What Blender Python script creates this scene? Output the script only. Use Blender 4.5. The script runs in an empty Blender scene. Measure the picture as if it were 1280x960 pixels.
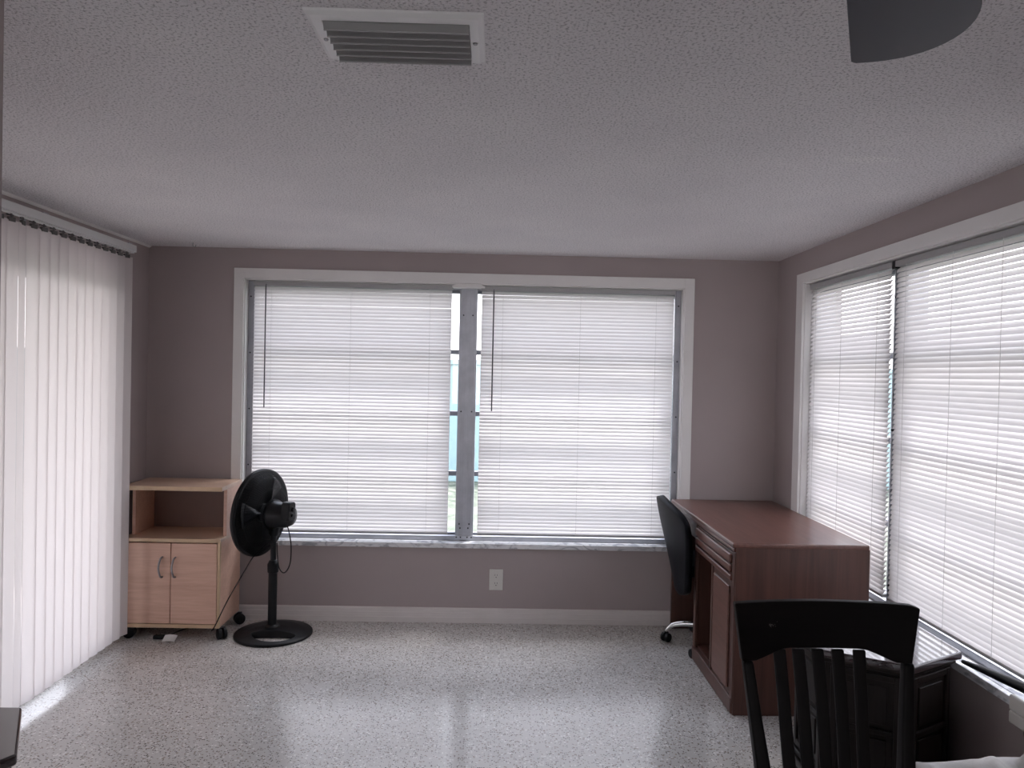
import bpy, bmesh, math, random
from mathutils import Vector, Matrix, noise as mnoise
random.seed(7)
C = bpy.context.scene.collection
S = bpy.context.scene
PI = math.pi

# ------------------------------------------------------------------ camera, world, exposure
H = 2.20                                   # ceiling height
XL, XR, YB = -2.0615, 1.6785, 4.4846       # left, right, back wall faces
cam_d = bpy.data.cameras.new('camera'); cam = bpy.data.objects.new('camera', cam_d); C.objects.link(cam)
cam_d.sensor_width = 36; cam_d.lens = 940 / 1280 * 36; cam_d.clip_start = .02; cam_d.clip_end = 200
yaw, pitch, roll = .0207, -.013, .0214
cy, sy, cp, sp = math.cos(yaw), math.sin(yaw), math.cos(pitch), math.sin(pitch)
r_ = Vector((cy, -sy, 0)); f_ = Vector((sy*cp, cy*cp, sp)); u_ = r_.cross(f_)
cr, sr = math.cos(roll), math.sin(roll)
R_ = r_*cr + u_*sr; U_ = -r_*sr + u_*cr
cam.matrix_world = Matrix(((R_.x, U_.x, -f_.x, 0), (R_.y, U_.y, -f_.y, 0), (R_.z, U_.z, -f_.z, 1.4892), (0, 0, 0, 1)))
S.camera = cam
SKY = 4.8
w = bpy.data.worlds.new('world'); S.world = w; w.use_nodes = True
nt = w.node_tree; bg = nt.nodes['Background']
tc = nt.nodes.new('ShaderNodeTexCoord'); sx = nt.nodes.new('ShaderNodeSeparateXYZ'); rp = nt.nodes.new('ShaderNodeValToRGB')
nt.links.new(tc.outputs['Generated'], sx.inputs[0]); nt.links.new(sx.outputs['Z'], rp.inputs[0]); nt.links.new(rp.outputs[0], bg.inputs[0])
rp.color_ramp.elements[0].position = 0.0; rp.color_ramp.elements[0].color = (1, .985, .985, 1)
rp.color_ramp.elements[1].position = .7; rp.color_ramp.elements[1].color = (.75, .84, 1, 1)
bg.inputs[1].default_value = SKY
sun_d = bpy.data.lights.new('sun', 'SUN'); sun = bpy.data.objects.new('sun', sun_d); C.objects.link(sun)   # high hazy sun beyond the window corner
sun_d.energy = 11; sun_d.angle = math.radians(18); sun_d.color = (1, .985, .985)
sun_e, sun_a = math.radians(63), math.radians(45)
sun.rotation_euler = Vector((math.cos(sun_e)*math.sin(sun_a), math.cos(sun_e)*math.cos(sun_a), math.sin(sun_e))).to_track_quat('Z', 'Y').to_euler()
S.view_settings.view_transform = 'Standard'; S.view_settings.look = 'None'
S.view_settings.exposure = 0.30; S.view_settings.gamma = 1; S.view_settings.use_curve_mapping = False
S.cycles.use_denoising = True
S.cycles.max_bounces = 14; S.cycles.diffuse_bounces = 8; S.cycles.transmission_bounces = 10; S.cycles.transparent_max_bounces = 24
S.cycles.caustics_reflective = False; S.cycles.caustics_refractive = False
S.cycles.sample_clamp_indirect = 6

# ------------------------------------------------------------------ materials
def new_mat(name):
    m = bpy.data.materials.new(name); m.use_nodes = True
    return m, m.node_tree, m.node_tree.nodes, m.node_tree.nodes['Principled BSDF']
def spec(b, v):
    b.inputs['Specular IOR Level'].default_value = v
def ramp(n, stops):
    r = n.new('ShaderNodeValToRGB'); e = r.color_ramp.elements
    while len(e) < len(stops): e.new(.5)
    for i, (p, c) in enumerate(stops):
        e[i].position = p; e[i].color = (*c, 1)
    return r
def coords(t, n, scale=(1, 1, 1)):
    c = n.new('ShaderNodeTexCoord'); m = n.new('ShaderNodeMapping'); m.inputs['Scale'].default_value = scale
    t.links.new(c.outputs['Object'], m.inputs['Vector']); return m
def plain(name, col, rough=.5, metal=0., sp_=.5, var=.06, vscale=8., bump=0., bscale=200.):
    m, t, n, b = new_mat(name)
    b.inputs['Roughness'].default_value = rough; b.inputs['Metallic'].default_value = metal; spec(b, sp_)
    mp = coords(t, n); nz = n.new('ShaderNodeTexNoise'); nz.inputs['Scale'].default_value = vscale; nz.inputs['Detail'].default_value = 4
    t.links.new(mp.outputs[0], nz.inputs['Vector'])
    r = ramp(n, [(.3, tuple(c*(1-var) for c in col)), (.7, tuple(min(1, c*(1+var)) for c in col))])
    t.links.new(nz.outputs['Fac'], r.inputs[0]); t.links.new(r.outputs[0], b.inputs['Base Color'])
    if bump:
        n2 = n.new('ShaderNodeTexNoise'); n2.inputs['Scale'].default_value = bscale; t.links.new(mp.outputs[0], n2.inputs['Vector'])
        bp = n.new('ShaderNodeBump'); bp.inputs['Strength'].default_value = bump; bp.inputs['Distance'].default_value = .002
        t.links.new(n2.outputs['Fac'], bp.inputs['Height']); t.links.new(bp.outputs[0], b.inputs['Normal'])
    return m
def wood(name, c1, c2, axis='z', rough=.35, sp_=.5, fine=60., along=3., bump=.08, marks=None):
    m, t, n, b = new_mat(name)
    b.inputs['Roughness'].default_value = rough; spec(b, sp_)
    s = [fine]*3; s['xyz'.index(axis)] = along
    mp = coords(t, n, tuple(s)); nz = n.new('ShaderNodeTexNoise'); nz.inputs['Scale'].default_value = 1; nz.inputs['Detail'].default_value = 6; nz.inputs['Distortion'].default_value = .6
    t.links.new(mp.outputs[0], nz.inputs['Vector'])
    s2 = [9.]*3; s2['xyz'.index(axis)] = .8
    mp2 = coords(t, n, tuple(s2)); n2 = n.new('ShaderNodeTexNoise'); n2.inputs['Scale'].default_value = 1; n2.inputs['Detail'].default_value = 3
    t.links.new(mp2.outputs[0], n2.inputs['Vector'])
    mx = n.new('ShaderNodeMath'); mx.operation = 'MULTIPLY_ADD'; mx.inputs[1].default_value = .55; 
    t.links.new(nz.outputs['Fac'], mx.inputs[0])
    m3 = n.new('ShaderNodeMath'); m3.operation = 'MULTIPLY'; m3.inputs[1].default_value = .45; t.links.new(n2.outputs['Fac'], m3.inputs[0]); t.links.new(m3.outputs[0], mx.inputs[2])
    r = ramp(n, [(.36, c1), (.62, c2)]); t.links.new(mx.outputs[0], r.inputs[0])
    out = r.outputs[0]
    if marks:                                # a pale scuff with a place of its own on the surface
        (mx0, my0, mz0), rad, mcol = marks
        mo = coords(t, n); vd = n.new('ShaderNodeVectorMath'); vd.operation = 'DISTANCE'; vd.inputs[1].default_value = (mx0, my0, mz0)
        t.links.new(mo.outputs[0], vd.inputs[0]); nn = n.new('ShaderNodeTexNoise'); nn.inputs['Scale'].default_value = 110; t.links.new(mo.outputs[0], nn.inputs['Vector'])
        lt = n.new('ShaderNodeMath'); lt.operation = 'LESS_THAN'; lt.inputs[1].default_value = rad; t.links.new(vd.outputs['Value'], lt.inputs[0])
        gt = n.new('ShaderNodeMath'); gt.operation = 'GREATER_THAN'; gt.inputs[1].default_value = .57; t.links.new(nn.outputs['Fac'], gt.inputs[0])
        mu = n.new('ShaderNodeMath'); mu.operation = 'MULTIPLY'; t.links.new(lt.outputs[0], mu.inputs[0]); t.links.new(gt.outputs[0], mu.inputs[1])
        mc = n.new('ShaderNodeMixRGB'); mc.inputs[2].default_value = (*mcol, 1); t.links.new(mu.outputs[0], mc.inputs[0]); t.links.new(out, mc.inputs[1]); out = mc.outputs[0]
    t.links.new(out, b.inputs['Base Color'])
    if bump:
        bp = n.new('ShaderNodeBump'); bp.inputs['Strength'].default_value = bump; bp.inputs['Distance'].default_value = .001
        t.links.new(nz.outputs['Fac'], bp.inputs['Height']); t.links.new(bp.outputs[0], b.inputs['Normal'])
    return m
def translucent(name, col, trans, tfac, rough=.4):
    m, t, n, b = new_mat(name)
    n.remove(b); out = n['Material Output']
    d = n.new('ShaderNodeBsdfPrincipled'); d.inputs['Base Color'].default_value = (*col, 1); d.inputs['Roughness'].default_value = rough
    tr = n.new('ShaderNodeBsdfTranslucent'); tr.inputs['Color'].default_value = (*trans, 1)
    mx = n.new('ShaderNodeMixShader'); mx.inputs[0].default_value = tfac
    t.links.new(d.outputs[0], mx.inputs[1]); t.links.new(tr.outputs[0], mx.inputs[2]); t.links.new(mx.outputs[0], out.inputs['Surface'])
    return m
def glass_mat():
    m, t, n, b = new_mat('window_glass'); n.remove(b); out = n['Material Output']
    tr = n.new('ShaderNodeBsdfTransparent'); tr.inputs[0].default_value = (.97, .96, .97, 1)
    g = n.new('ShaderNodeBsdfGlossy'); g.inputs['Roughness'].default_value = .02
    lw = n.new('ShaderNodeLayerWeight'); lw.inputs[0].default_value = .5
    pw = n.new('ShaderNodeMath'); pw.operation = 'POWER'; pw.inputs[1].default_value = 5; t.links.new(lw.outputs['Facing'], pw.inputs[0])
    fr = n.new('ShaderNodeMath'); fr.operation = 'MULTIPLY_ADD'; fr.inputs[1].default_value = .90; fr.inputs[2].default_value = .04; t.links.new(pw.outputs[0], fr.inputs[0])
    mx = n.new('ShaderNodeMixShader')
    t.links.new(fr.outputs[0], mx.inputs[0]); t.links.new(tr.outputs[0], mx.inputs[1]); t.links.new(g.outputs[0], mx.inputs[2]); t.links.new(mx.outputs[0], out.inputs['Surface'])
    return m
def ceiling_mat():
    m, t, n, b = new_mat('popcorn_ceiling'); b.inputs['Roughness'].default_value = .95; spec(b, .1)
    mp = coords(t, n)
    n1 = n.new('ShaderNodeTexNoise'); n1.inputs['Scale'].default_value = 150; n1.inputs['Detail'].default_value = 3; n1.inputs['Roughness'].default_value = .6
    n2 = n.new('ShaderNodeTexNoise'); n2.inputs['Scale'].default_value = 2.2; n2.inputs['Detail'].default_value = 3
    for q in (n1, n2): t.links.new(mp.outputs[0], q.inputs['Vector'])
    r1 = ramp(n, [(.37, (.50, .49, .50)), (.47, (.865, .845, .855)), (.7, (.90, .885, .895))]); t.links.new(n1.outputs['Fac'], r1.inputs[0])  # low spots darkened in the colour, standing for shade in the texture
    r2 = ramp(n, [(.3, (.93, .93, .94)), (.7, (1, 1, 1))]); t.links.new(n2.outputs['Fac'], r2.inputs[0])
    mu = n.new('ShaderNodeMixRGB'); mu.blend_type = 'MULTIPLY'; mu.inputs[0].default_value = 1
    t.links.new(r1.outputs[0], mu.inputs[1]); t.links.new(r2.outputs[0], mu.inputs[2])
    # a patch of fresh white flecks over the desk
    mo = coords(t, n, (1, 3.2, 1)); vd = n.new('ShaderNodeVectorMath'); vd.operation = 'DISTANCE'; vd.inputs[1].default_value = (1.18, 2.39*3.2, 0)
    t.links.new(mo.outputs[0], vd.inputs[0])
    lt = n.new('ShaderNodeMath'); lt.operation = 'LESS_THAN'; lt.inputs[1].default_value = .11; t.links.new(vd.outputs['Value'], lt.inputs[0])
    gt = n.new('ShaderNodeMath'); gt.operation = 'GREATER_THAN'; gt.inputs[1].default_value = .53; t.links.new(n1.outputs['Fac'], gt.inputs[0])
    mm = n.new('ShaderNodeMath'); mm.operation = 'MULTIPLY'; t.links.new(lt.outputs[0], mm.inputs[0]); t.links.new(gt.outputs[0], mm.inputs[1])
    mc = n.new('ShaderNodeMixRGB'); mc.inputs[2].default_value = (.95, .94, .93, 1); t.links.new(mm.outputs[0], mc.inputs[0]); t.links.new(mu.outputs[0], mc.inputs[1])
    t.links.new(mc.outputs[0], b.inputs['Base Color'])
    bp = n.new('ShaderNodeBump'); bp.inputs['Strength'].default_value = .65; bp.inputs['Distance'].default_value = .006
    t.links.new(n1.outputs['Fac'], bp.inputs['Height']); t.links.new(bp.outputs[0], b.inputs['Normal'])
    return m
def floor_mat():
    m, t, n, b = new_mat('terrazzo'); b.inputs['Roughness'].default_value = .24; spec(b, .4)
    mp = coords(t, n, (1, 1, 0))
    base = n.new('ShaderNodeTexNoise'); base.inputs['Scale'].default_value = 2.5; base.inputs['Detail'].default_value = 5
    t.links.new(mp.outputs[0], base.inputs['Vector'])
    rb = ramp(n, [(.3, (.54, .52, .495)), (.7, (.62, .60, .575))]); t.links.new(base.outputs['Fac'], rb.inputs[0])
    last = rb.outputs[0]
    for sc, thr, lo, hi in ((90, .60, (.80, .78, .75), (.34, .29, .25)), (130, .74, (.10, .085, .08), (.22, .18, .16))):
        v = n.new('ShaderNodeTexVoronoi'); v.inputs['Scale'].default_value = sc; t.links.new(mp.outputs[0], v.inputs['Vector'])
        se = n.new('ShaderNodeSeparateColor'); t.links.new(v.outputs['Color'], se.inputs[0])
        g = n.new('ShaderNodeMath'); g.operation = 'GREATER_THAN'; g.inputs[1].default_value = thr; t.links.new(se.outputs[0], g.inputs[0])
        d = n.new('ShaderNodeMath'); d.operation = 'LESS_THAN'; d.inputs[1].default_value = .42; t.links.new(v.outputs['Distance'], d.inputs[0])
        k = n.new('ShaderNodeMath'); k.operation = 'MULTIPLY'; t.links.new(g.outputs[0], k.inputs[0]); t.links.new(d.outputs[0], k.inputs[1])
        rc = ramp(n, [(.45, lo), (.55, hi)]); t.links.new(se.outputs[1], rc.inputs[0])
        mx = n.new('ShaderNodeMixRGB'); t.links.new(k.outputs[0], mx.inputs[0]); t.links.new(last, mx.inputs[1]); t.links.new(rc.outputs[0], mx.inputs[2]); last = mx.outputs[0]
    t.links.new(last, b.inputs['Base Color'])
    ns = n.new('ShaderNodeTexNoise'); ns.inputs['Scale'].default_value = 5; ns.inputs['Detail'].default_value = 6; t.links.new(mp.outputs[0], ns.inputs['Vector'])
    rr = ramp(n, [(.35, (.15,)*3), (.7, (.25,)*3)]); t.links.new(ns.outputs['Fac'], rr.inputs[0]); t.links.new(rr.outputs[0], b.inputs['Roughness'])
    return m
def marble_mat():
    m, t, n, b = new_mat('marble'); b.inputs['Roughness'].default_value = .25
    mp = coords(t, n, (3, 3, 6)); nz = n.new('ShaderNodeTexNoise'); nz.inputs['Scale'].default_value = 3; nz.inputs['Detail'].default_value = 8; nz.inputs['Distortion'].default_value = 2.2
    t.links.new(mp.outputs[0], nz.inputs['Vector'])
    r = ramp(n, [(.38, (.42, .43, .46)), (.5, (.72, .73, .75)), (.7, (.80, .80, .80))]); t.links.new(nz.outputs['Fac'], r.inputs[0]); t.links.new(r.outputs[0], b.inputs['Base Color'])
    return m
def grass_mat():
    m, t, n, b = new_mat('lawn_grass'); b.inputs['Roughness'].default_value = .9; spec(b, .1)
    mp = coords(t, n); nz = n.new('ShaderNodeTexNoise'); nz.inputs['Scale'].default_value = 6; nz.inputs['Detail'].default_value = 8
    t.links.new(mp.outputs[0], nz.inputs['Vector'])
    r = ramp(n, [(.38, (.085, .098, .075)), (.5, (.128, .142, .110)), (.62, (.19, .19, .155))]); t.links.new(nz.outputs['Fac'], r.inputs[0]); t.links.new(r.outputs[0], b.inputs['Base Color'])
    return m

M = dict(
    wall=plain('taupe_wall_paint', (.405, .35, .345), .75, sp_=.25, var=.03, vscale=2, bump=.10, bscale=160),
    trim=plain('white_trim_paint', (.80, .785, .77), .45, var=.02),
    base=plain('baseboard_paint', (.70, .66, .64), .5, var=.03),
    ceil=ceiling_mat(), floor=floor_mat(), marble=marble_mat(), glass=glass_mat(), grass=grass_mat(),
    alu=plain('mill_aluminium', (.42, .43, .47), .42, .75, var=.10, vscale=14),
    alu_dark=plain('aluminium_bar', (.25, .26, .30), .5, .5, var=.08),
    dark_hole=plain('dark_screw', (.03, .03, .035), .5),
    slat=translucent('blind_slat_vinyl', (.82, .80, .80), (.84, .81, .82), .245),
    vane=translucent('vertical_vane_fabric', (.72, .67, .66), (.80, .745, .735), .49, .6),
    rail=plain('blind_rail_shaded', (.40, .395, .40), .4, var=.02),  # white rails toned down to grey; their backlit shade is in the colour
    vrail=plain('vertical_blind_rail', (.66, .66, .65), .4, var=.02),
    cordw=plain('ladder_cord', (.72, .71, .70), .8, var=.05),
    wand=plain('grey_acrylic_wand', (.10, .10, .11), .2, var=.05),
    clip=plain('carrier_clip_plastic', (.10, .095, .09), .5),
    maple=wood('maple_laminate', (.60, .365, .27), (.72, .47, .36), 'x', .45, fine=70, along=6, bump=.02),
    maple_top=wood('maple_laminate_board', (.56, .37, .265), (.66, .46, .34), 'x', .32, fine=60, along=3, bump=.02),
    maple_edge=plain('maple_edge_banding', (.62, .45, .29), .45, var=.05, vscale=20),
    cab_back=plain('cabinet_back_board', (.20, .13, .11), .6, var=.05),
    handle=plain('brushed_nickel', (.34, .33, .34), .35, .9, var=.05),
    blackp=plain('black_plastic', (.004, .0045, .006), .45, sp_=.3, var=.1),
    blackm=plain('black_gloss_plastic', (.005, .0055, .008), .28, sp_=.4, var=.1),
    white_tag=plain('white_paper_tag', (.75, .74, .72), .7, var=.03),
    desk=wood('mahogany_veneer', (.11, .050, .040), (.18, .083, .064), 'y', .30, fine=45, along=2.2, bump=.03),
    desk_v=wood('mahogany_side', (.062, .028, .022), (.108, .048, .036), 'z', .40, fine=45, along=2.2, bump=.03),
    leather=plain('black_leather', (.005, .0055, .008), .5, sp_=.12, var=.2, vscale=30, bump=.3, bscale=300),
    chrome=plain('chrome', (.75, .75, .76), .12, 1., var=.02),
    espresso=wood('espresso_wood', (.0030, .0022, .0024), (.0060, .0042, .0042), 'z', .5, sp_=.15, fine=50, along=3, bump=.05),
    espresso_x=wood('espresso_wood_crest', (.0030, .0022, .0024), (.0060, .0042, .0042), 'x', .5, sp_=.12, fine=50, along=3, bump=.06),
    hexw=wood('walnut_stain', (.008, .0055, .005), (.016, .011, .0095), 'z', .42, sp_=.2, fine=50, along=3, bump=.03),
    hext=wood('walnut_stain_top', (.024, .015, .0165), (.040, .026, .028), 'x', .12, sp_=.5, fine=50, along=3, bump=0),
    vent=plain('white_vent_enamel', (.92, .92, .92), .4, var=.03),
    vent_slat=plain('grey_vent_slat', (.40, .40, .40), .5, var=.03),
    plate=plain('outlet_plastic', (.66, .64, .60), .35, var=.02),
    blade=plain('slate_fan_blade', (.024, .029, .044), .45, var=.08),
    blanket=plain('white_blanket', (.52, .51, .50), .9, var=.06, vscale=20, bump=.4, bscale=260),
    cushion=plain('charcoal_cloth', (.05, .05, .055), .9, var=.1),
    bench=plain('dark_bench_cloth', (.03, .028, .028), .8),
    soffit=plain('beige_soffit', (.62, .50, .40), .8, var=.03),
    gwall=plain('pale_blue_stucco', (.27, .39, .41), .9, var=.05, bump=.2),
    patio=plain('patio_concrete', (.62, .56, .50), .9, var=.06),
)

hb = M['hext'].node_tree.nodes['Principled BSDF']; hb.inputs['Coat Weight'].default_value = .45; hb.inputs['Coat Roughness'].default_value = .04; hb.inputs['Coat IOR'].default_value = 1.7
# ------------------------------------------------------------------ mesh building
class MB:
    def __init__(s): s.v = []; s.f = []
    def add(s, vs, fs):
        o = len(s.v); s.v += [Vector(p) for p in vs]; s.f += [tuple(i+o for i in f) for f in fs]; return s
    def box(s, x0, x1, y0, y1, z0, z1):
        x0, x1 = sorted((x0, x1)); y0, y1 = sorted((y0, y1)); z0, z1 = sorted((z0, z1))
        return s.add([(x0,y0,z0),(x1,y0,z0),(x1,y1,z0),(x0,y1,z0),(x0,y0,z1),(x1,y0,z1),(x1,y1,z1),(x0,y1,z1)],
                     [(0,3,2,1),(4,5,6,7),(0,1,5,4),(1,2,6,5),(2,3,7,6),(3,0,4,7)])
    def hexa(s, bot, top):                       # eight-corner solid from two quads
        return s.add(list(bot)+list(top), [(3,2,1,0),(4,5,6,7),(0,1,5,4),(1,2,6,5),(2,3,7,6),(3,0,4,7)])
    def prism(s, poly, axis, a, b):
        n = len(poly)
        def P(q, k):
            return {'z': (q[0], q[1], k), 'y': (q[0], k, q[1]), 'x': (k, q[0], q[1])}[axis]
        return s.add([P(q, a) for q in poly]+[P(q, b) for q in poly],
                     [tuple(range(n))[::-1], tuple(range(n, 2*n))]+[(i, (i+1) % n, n+(i+1) % n, n+i) for i in range(n)])
    def cyl(s, p0, p1, r0, r1=None, n=16, caps=True):
        r1 = r0 if r1 is None else r1
        p0, p1 = Vector(p0), Vector(p1); d = (p1-p0).normalized()
        a = d.orthogonal().normalized(); b = d.cross(a)
        vs = []
        for p, r in ((p0, r0), (p1, r1)):
            vs += [p+(a*math.cos(2*PI*i/n)+b*math.sin(2*PI*i/n))*r for i in range(n)]
        fs = [(i, (i+1) % n, n+(i+1) % n, n+i) for i in range(n)]
        if caps: fs += [tuple(range(n))[::-1], tuple(range(n, 2*n))]
        return s.add(vs, fs)
    def tube(s, pts, r, n=8, closed=False):
        pts = [Vector(p) for p in pts]; m = len(pts); vs = []; a = None
        for i, p in enumerate(pts):
            if closed: d = pts[(i+1) % m]-pts[i-1]
            else: d = pts[min(i+1, m-1)]-pts[max(i-1, 0)]
            d.normalize()
            a = d.orthogonal().normalized() if a is None else (a-d*a.dot(d)).normalized()
            b = d.cross(a); rr = r[i] if isinstance(r, (list, tuple)) else r
            vs += [p+(a*math.cos(2*PI*k/n)+b*math.sin(2*PI*k/n))*rr for k in range(n)]
        fs = []
        for i in range(m if closed else m-1):
            j = (i+1) % m
            fs += [(i*n+k, i*n+(k+1) % n, j*n+(k+1) % n, j*n+k) for k in range(n)]
        if not closed: fs += [tuple(range(n))[::-1], tuple(range((m-1)*n, m*n))]
        return s.add(vs, fs)
    def lathe(s, prof, o, axis=(0, 0, 1), n=32):          # prof: (radius, height)
        o = Vector(o); d = Vector(axis).normalized(); a = d.orthogonal().normalized(); b = d.cross(a); vs = []
        for r, h in prof:
            r = max(r, 1e-4); vs += [o+d*h+(a*math.cos(2*PI*k/n)+b*math.sin(2*PI*k/n))*r for k in range(n)]
        fs = [(i*n+k, i*n+(k+1) % n, (i+1)*n+(k+1) % n, (i+1)*n+k) for i in range(len(prof)-1) for k in range(n)]
        fs += [tuple(range(n))[::-1], tuple(range((len(prof)-1)*n, len(prof)*n))]
        return s.add(vs, fs)
    def grid(s, fn, nu, nv):
        vs = [fn(i/nu, j/nv) for j in range(nv+1) for i in range(nu+1)]
        return s.add(vs, [(j*(nu+1)+i, j*(nu+1)+i+1, (j+1)*(nu+1)+i+1, (j+1)*(nu+1)+i) for j in range(nv) for i in range(nu)])
    def build(s, name, mat, parent=None, bevel=0, smooth=False, seg=2, solid=0, sub=0, origin=None):
        root = parent
        while root is not None and root.parent is not None: root = root.parent
        if root is not None: org = Vector(root.location)
        elif origin is not None: org = Vector(origin)
        else: org = Vector((0, 0, 0))
        me = bpy.data.meshes.new(name); me.from_pydata([v-org for v in s.v], [], s.f)
        bm = bmesh.new(); bm.from_mesh(me); bmesh.ops.recalc_face_normals(bm, faces=bm.faces); bm.to_mesh(me); bm.free()
        me.materials.append(mat)
        o = bpy.data.objects.new(name, me); C.objects.link(o)
        if parent is not None: o.parent = parent
        else: o.location = org
        if sub:
            q = o.modifiers.new('sub', 'SUBSURF'); q.levels = sub; q.render_levels = sub
        if solid:
            q = o.modifiers.new('solid', 'SOLIDIFY'); q.thickness = solid; q.offset = 0
        if bevel:
            q = o.modifiers.new('bevel', 'BEVEL'); q.width = bevel; q.segments = seg; q.limit_method = 'ANGLE'; q.angle_limit = .6
        if smooth:
            for p in me.polygons: p.use_smooth = True
        elif bevel:
            for p in me.polygons: p.use_smooth = True
            try:
                wn = o.modifiers.new('wn', 'WEIGHTED_NORMAL'); wn.keep_sharp = True
            except Exception: pass
        return o
def thing(name, label, cat, loc, group=None):
    o = bpy.data.objects.new(name, None); C.objects.link(o); o.location = loc; o.empty_display_size = .1
    return tag(o, label, cat, group)
def tag(o, label, cat, group=None):
    o['label'] = label; o['category'] = cat
    if group: o['group'] = group
    return o
def struct(o, label, cat):
    o['kind'] = 'structure'; o['label'] = label; o['category'] = cat; return o
def dup(root):
    r = root.copy(); C.objects.link(r)
    for ch in list(root.children):
        c = ch.copy(); C.objects.link(c); c.parent = r
        for g in list(ch.children):
            d = g.copy(); C.objects.link(d); d.parent = c
    return r
def smooth_pts(pts, k=6):
    pts = [Vector(p) for p in pts]; out = []
    for i in range(len(pts)-1):
        p0 = pts[max(i-1, 0)]; p1 = pts[i]; p2 = pts[i+1]; p3 = pts[min(i+2, len(pts)-1)]
        for j in range(k):
            t = j/k
            out.append(.5*((2*p1)+(p2-p0)*t+(2*p0-5*p1+4*p2-p3)*t*t+(3*p1-p0-3*p2+p3)*t**3))
    return out+[pts[-1]]

# ------------------------------------------------------------------ room shell
T = .20
BX0, BX1, BZ0, BZ1 = -1.500, 1.113, .478, 2.022      # back window opening
RY0, RY1, RZ0, RZ1 = 1.93, 4.085, .500, 2.022        # right window opening
DY0, DY1, DZ1 = 1.95, 4.03, 1.985                    # sliding door opening in the left wall
struct(MB().box(-4.2, XR+T, -3.0, YB+T, -.12, 0).build('floor', M['floor']), 'speckled beige terrazzo floor', 'floor')
struct(MB().box(-4.2, XR+T, -3.0, YB+T, H, H+.15).build('ceiling', M['ceil'], origin=(0, 0, H)), 'grey white popcorn textured ceiling', 'ceiling')
b = MB()
b.box(XL-T, BX0, YB, YB+T, 0, H).box(BX1, XR+T, YB, YB+T, 0, H).box(BX0, BX1, YB, YB+T, 0, BZ0-.03).box(BX0, BX1, YB, YB+T, BZ1, H)
struct(b.build('wall_back', M['wall']), 'taupe wall around the wide double window', 'wall')
b = MB()
b.box(XR, XR+T, RY1, YB, 0, H).box(XR, XR+T, -3.0, RY0, 0, H).box(XR, XR+T, RY0, RY1, 0, RZ0-.03).box(XR, XR+T, RY0, RY1, RZ1, H)
struct(b.build('wall_right', M['wall']), 'taupe wall around the window beside the desk', 'wall')
b = MB()
b.box(XL-T, XL, DY1, YB, 0, H).box(XL-T, XL, 1.45, DY0, 0, H).box(XL-T, XL, DY0, DY1, DZ1, H)
struct(b.build('wall_left', M['wall']), 'taupe wall behind the vertical blinds', 'wall')
b = MB(); b.box(-4.2, -.945, 1.32, 1.45, 0, H)
struct(b.build('wall_partition', M['wall']), 'end of the partition wall at the left edge', 'wall')
struct(MB().box(-4.2, -4.0, -3.0, 1.32, 0, H).build('wall_west', M['wall']), 'plain taupe wall of the adjoining room', 'wall')
FY0 = -2.8                                          # front wall behind the camera; its window is added for soft daylight
b = MB(); b.box(-4.0, -3.8, FY0-T, FY0, 0, H).box(1.45, XR, FY0-T, FY0, 0, H).box(-3.8, 1.45, FY0-T, FY0, 0, .95).box(-3.8, 1.45, FY0-T, FY0, 1.75, H)
struct(b.build('wall_front', M['wall']), 'taupe wall around the added daylight window behind the camera', 'wall')
b = MB()
for k in range(5): x = -3.8+5.21*k/4; b.box(x, x+.04, FY0-.12, FY0-.06, .95, 1.75)
b.box(-3.76, 1.41, FY0-.12, FY0-.06, .95, .99).box(-3.76, 1.41, FY0-.12, FY0-.06, 1.71, 1.75)
fw = struct(b.build('added_daylight_window', M['alu'], origin=(-1.2, FY0, .95)), 'wide unseen window added behind the camera for soft daylight', 'window')
MB().box(-3.76, 1.41, FY0-.093, FY0-.087, .99, 1.71).build('glass_pane', M['glass'], fw)
# casings
def casing(name, axis, wall, a0, a1, z0, z1, w, wt, label):
    b = MB(); t = .016
    def bx(p0, p1, q0, q1):
        if axis == 'x': b.box(p0, p1, wall-t, wall, q0, q1)
        else: b.box(wall-t, wall, p0, p1, q0, q1)
    bx(a0-w, a0, z0, z1+wt); bx(a1, a1+w, z0, z1+wt); bx(a0, a1, z1, z1+wt)
    return struct(b.build(name, M['trim'], bevel=.002), label, 'trim')
casing('trim_1', 'x', YB, BX0, BX1, BZ0+.002, BZ1, .058, .060, 'flat white casing around the double window')
casing('trim_2', 'y', XR, RY0, RY1, RZ0+.002, RZ1, .085, .054, 'flat white casing around the right window')
# painted reveals of both openings
b = MB(); t = .006
b.box(BX0, BX0+t, YB-.002, YB+.09, BZ0, BZ1).box(BX1-t, BX1, YB-.002, YB+.09, BZ0, BZ1).box(BX0, BX1, YB-.002, YB+.09, BZ1-t, BZ1)
struct(b.build('trim_3', M['trim']), 'white painted reveal inside the double window', 'trim')
b = MB()
b.box(XR-.002, XR+.09, RY1-t, RY1, RZ0, RZ1).box(XR-.002, XR+.09, RY0, RY0+t, RZ0, RZ1).box(XR-.002, XR+.09, RY0, RY1, RZ1-t, RZ1)
struct(b.build('trim_4', M['trim']), 'white painted reveal inside the right window', 'trim')
# marble sills
struct(MB().box(BX0-.03, BX1+.03, YB-.028, YB-.0005, .449, .478).box(BX0, BX1, YB-.0005, YB+.2, .4485, .478).build('trim_5', M['marble'], bevel=.003), 'grey veined marble sill under the double window', 'window sill')
struct(MB().box(XR-.028, XR-.0005, RY0-.03, RY1+.03, .471, .500).box(XR-.0005, XR+.2, RY0, RY1, .4705, .500).build('trim_6', M['marble'], bevel=.003), 'marble sill under the right window', 'window sill')
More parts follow.
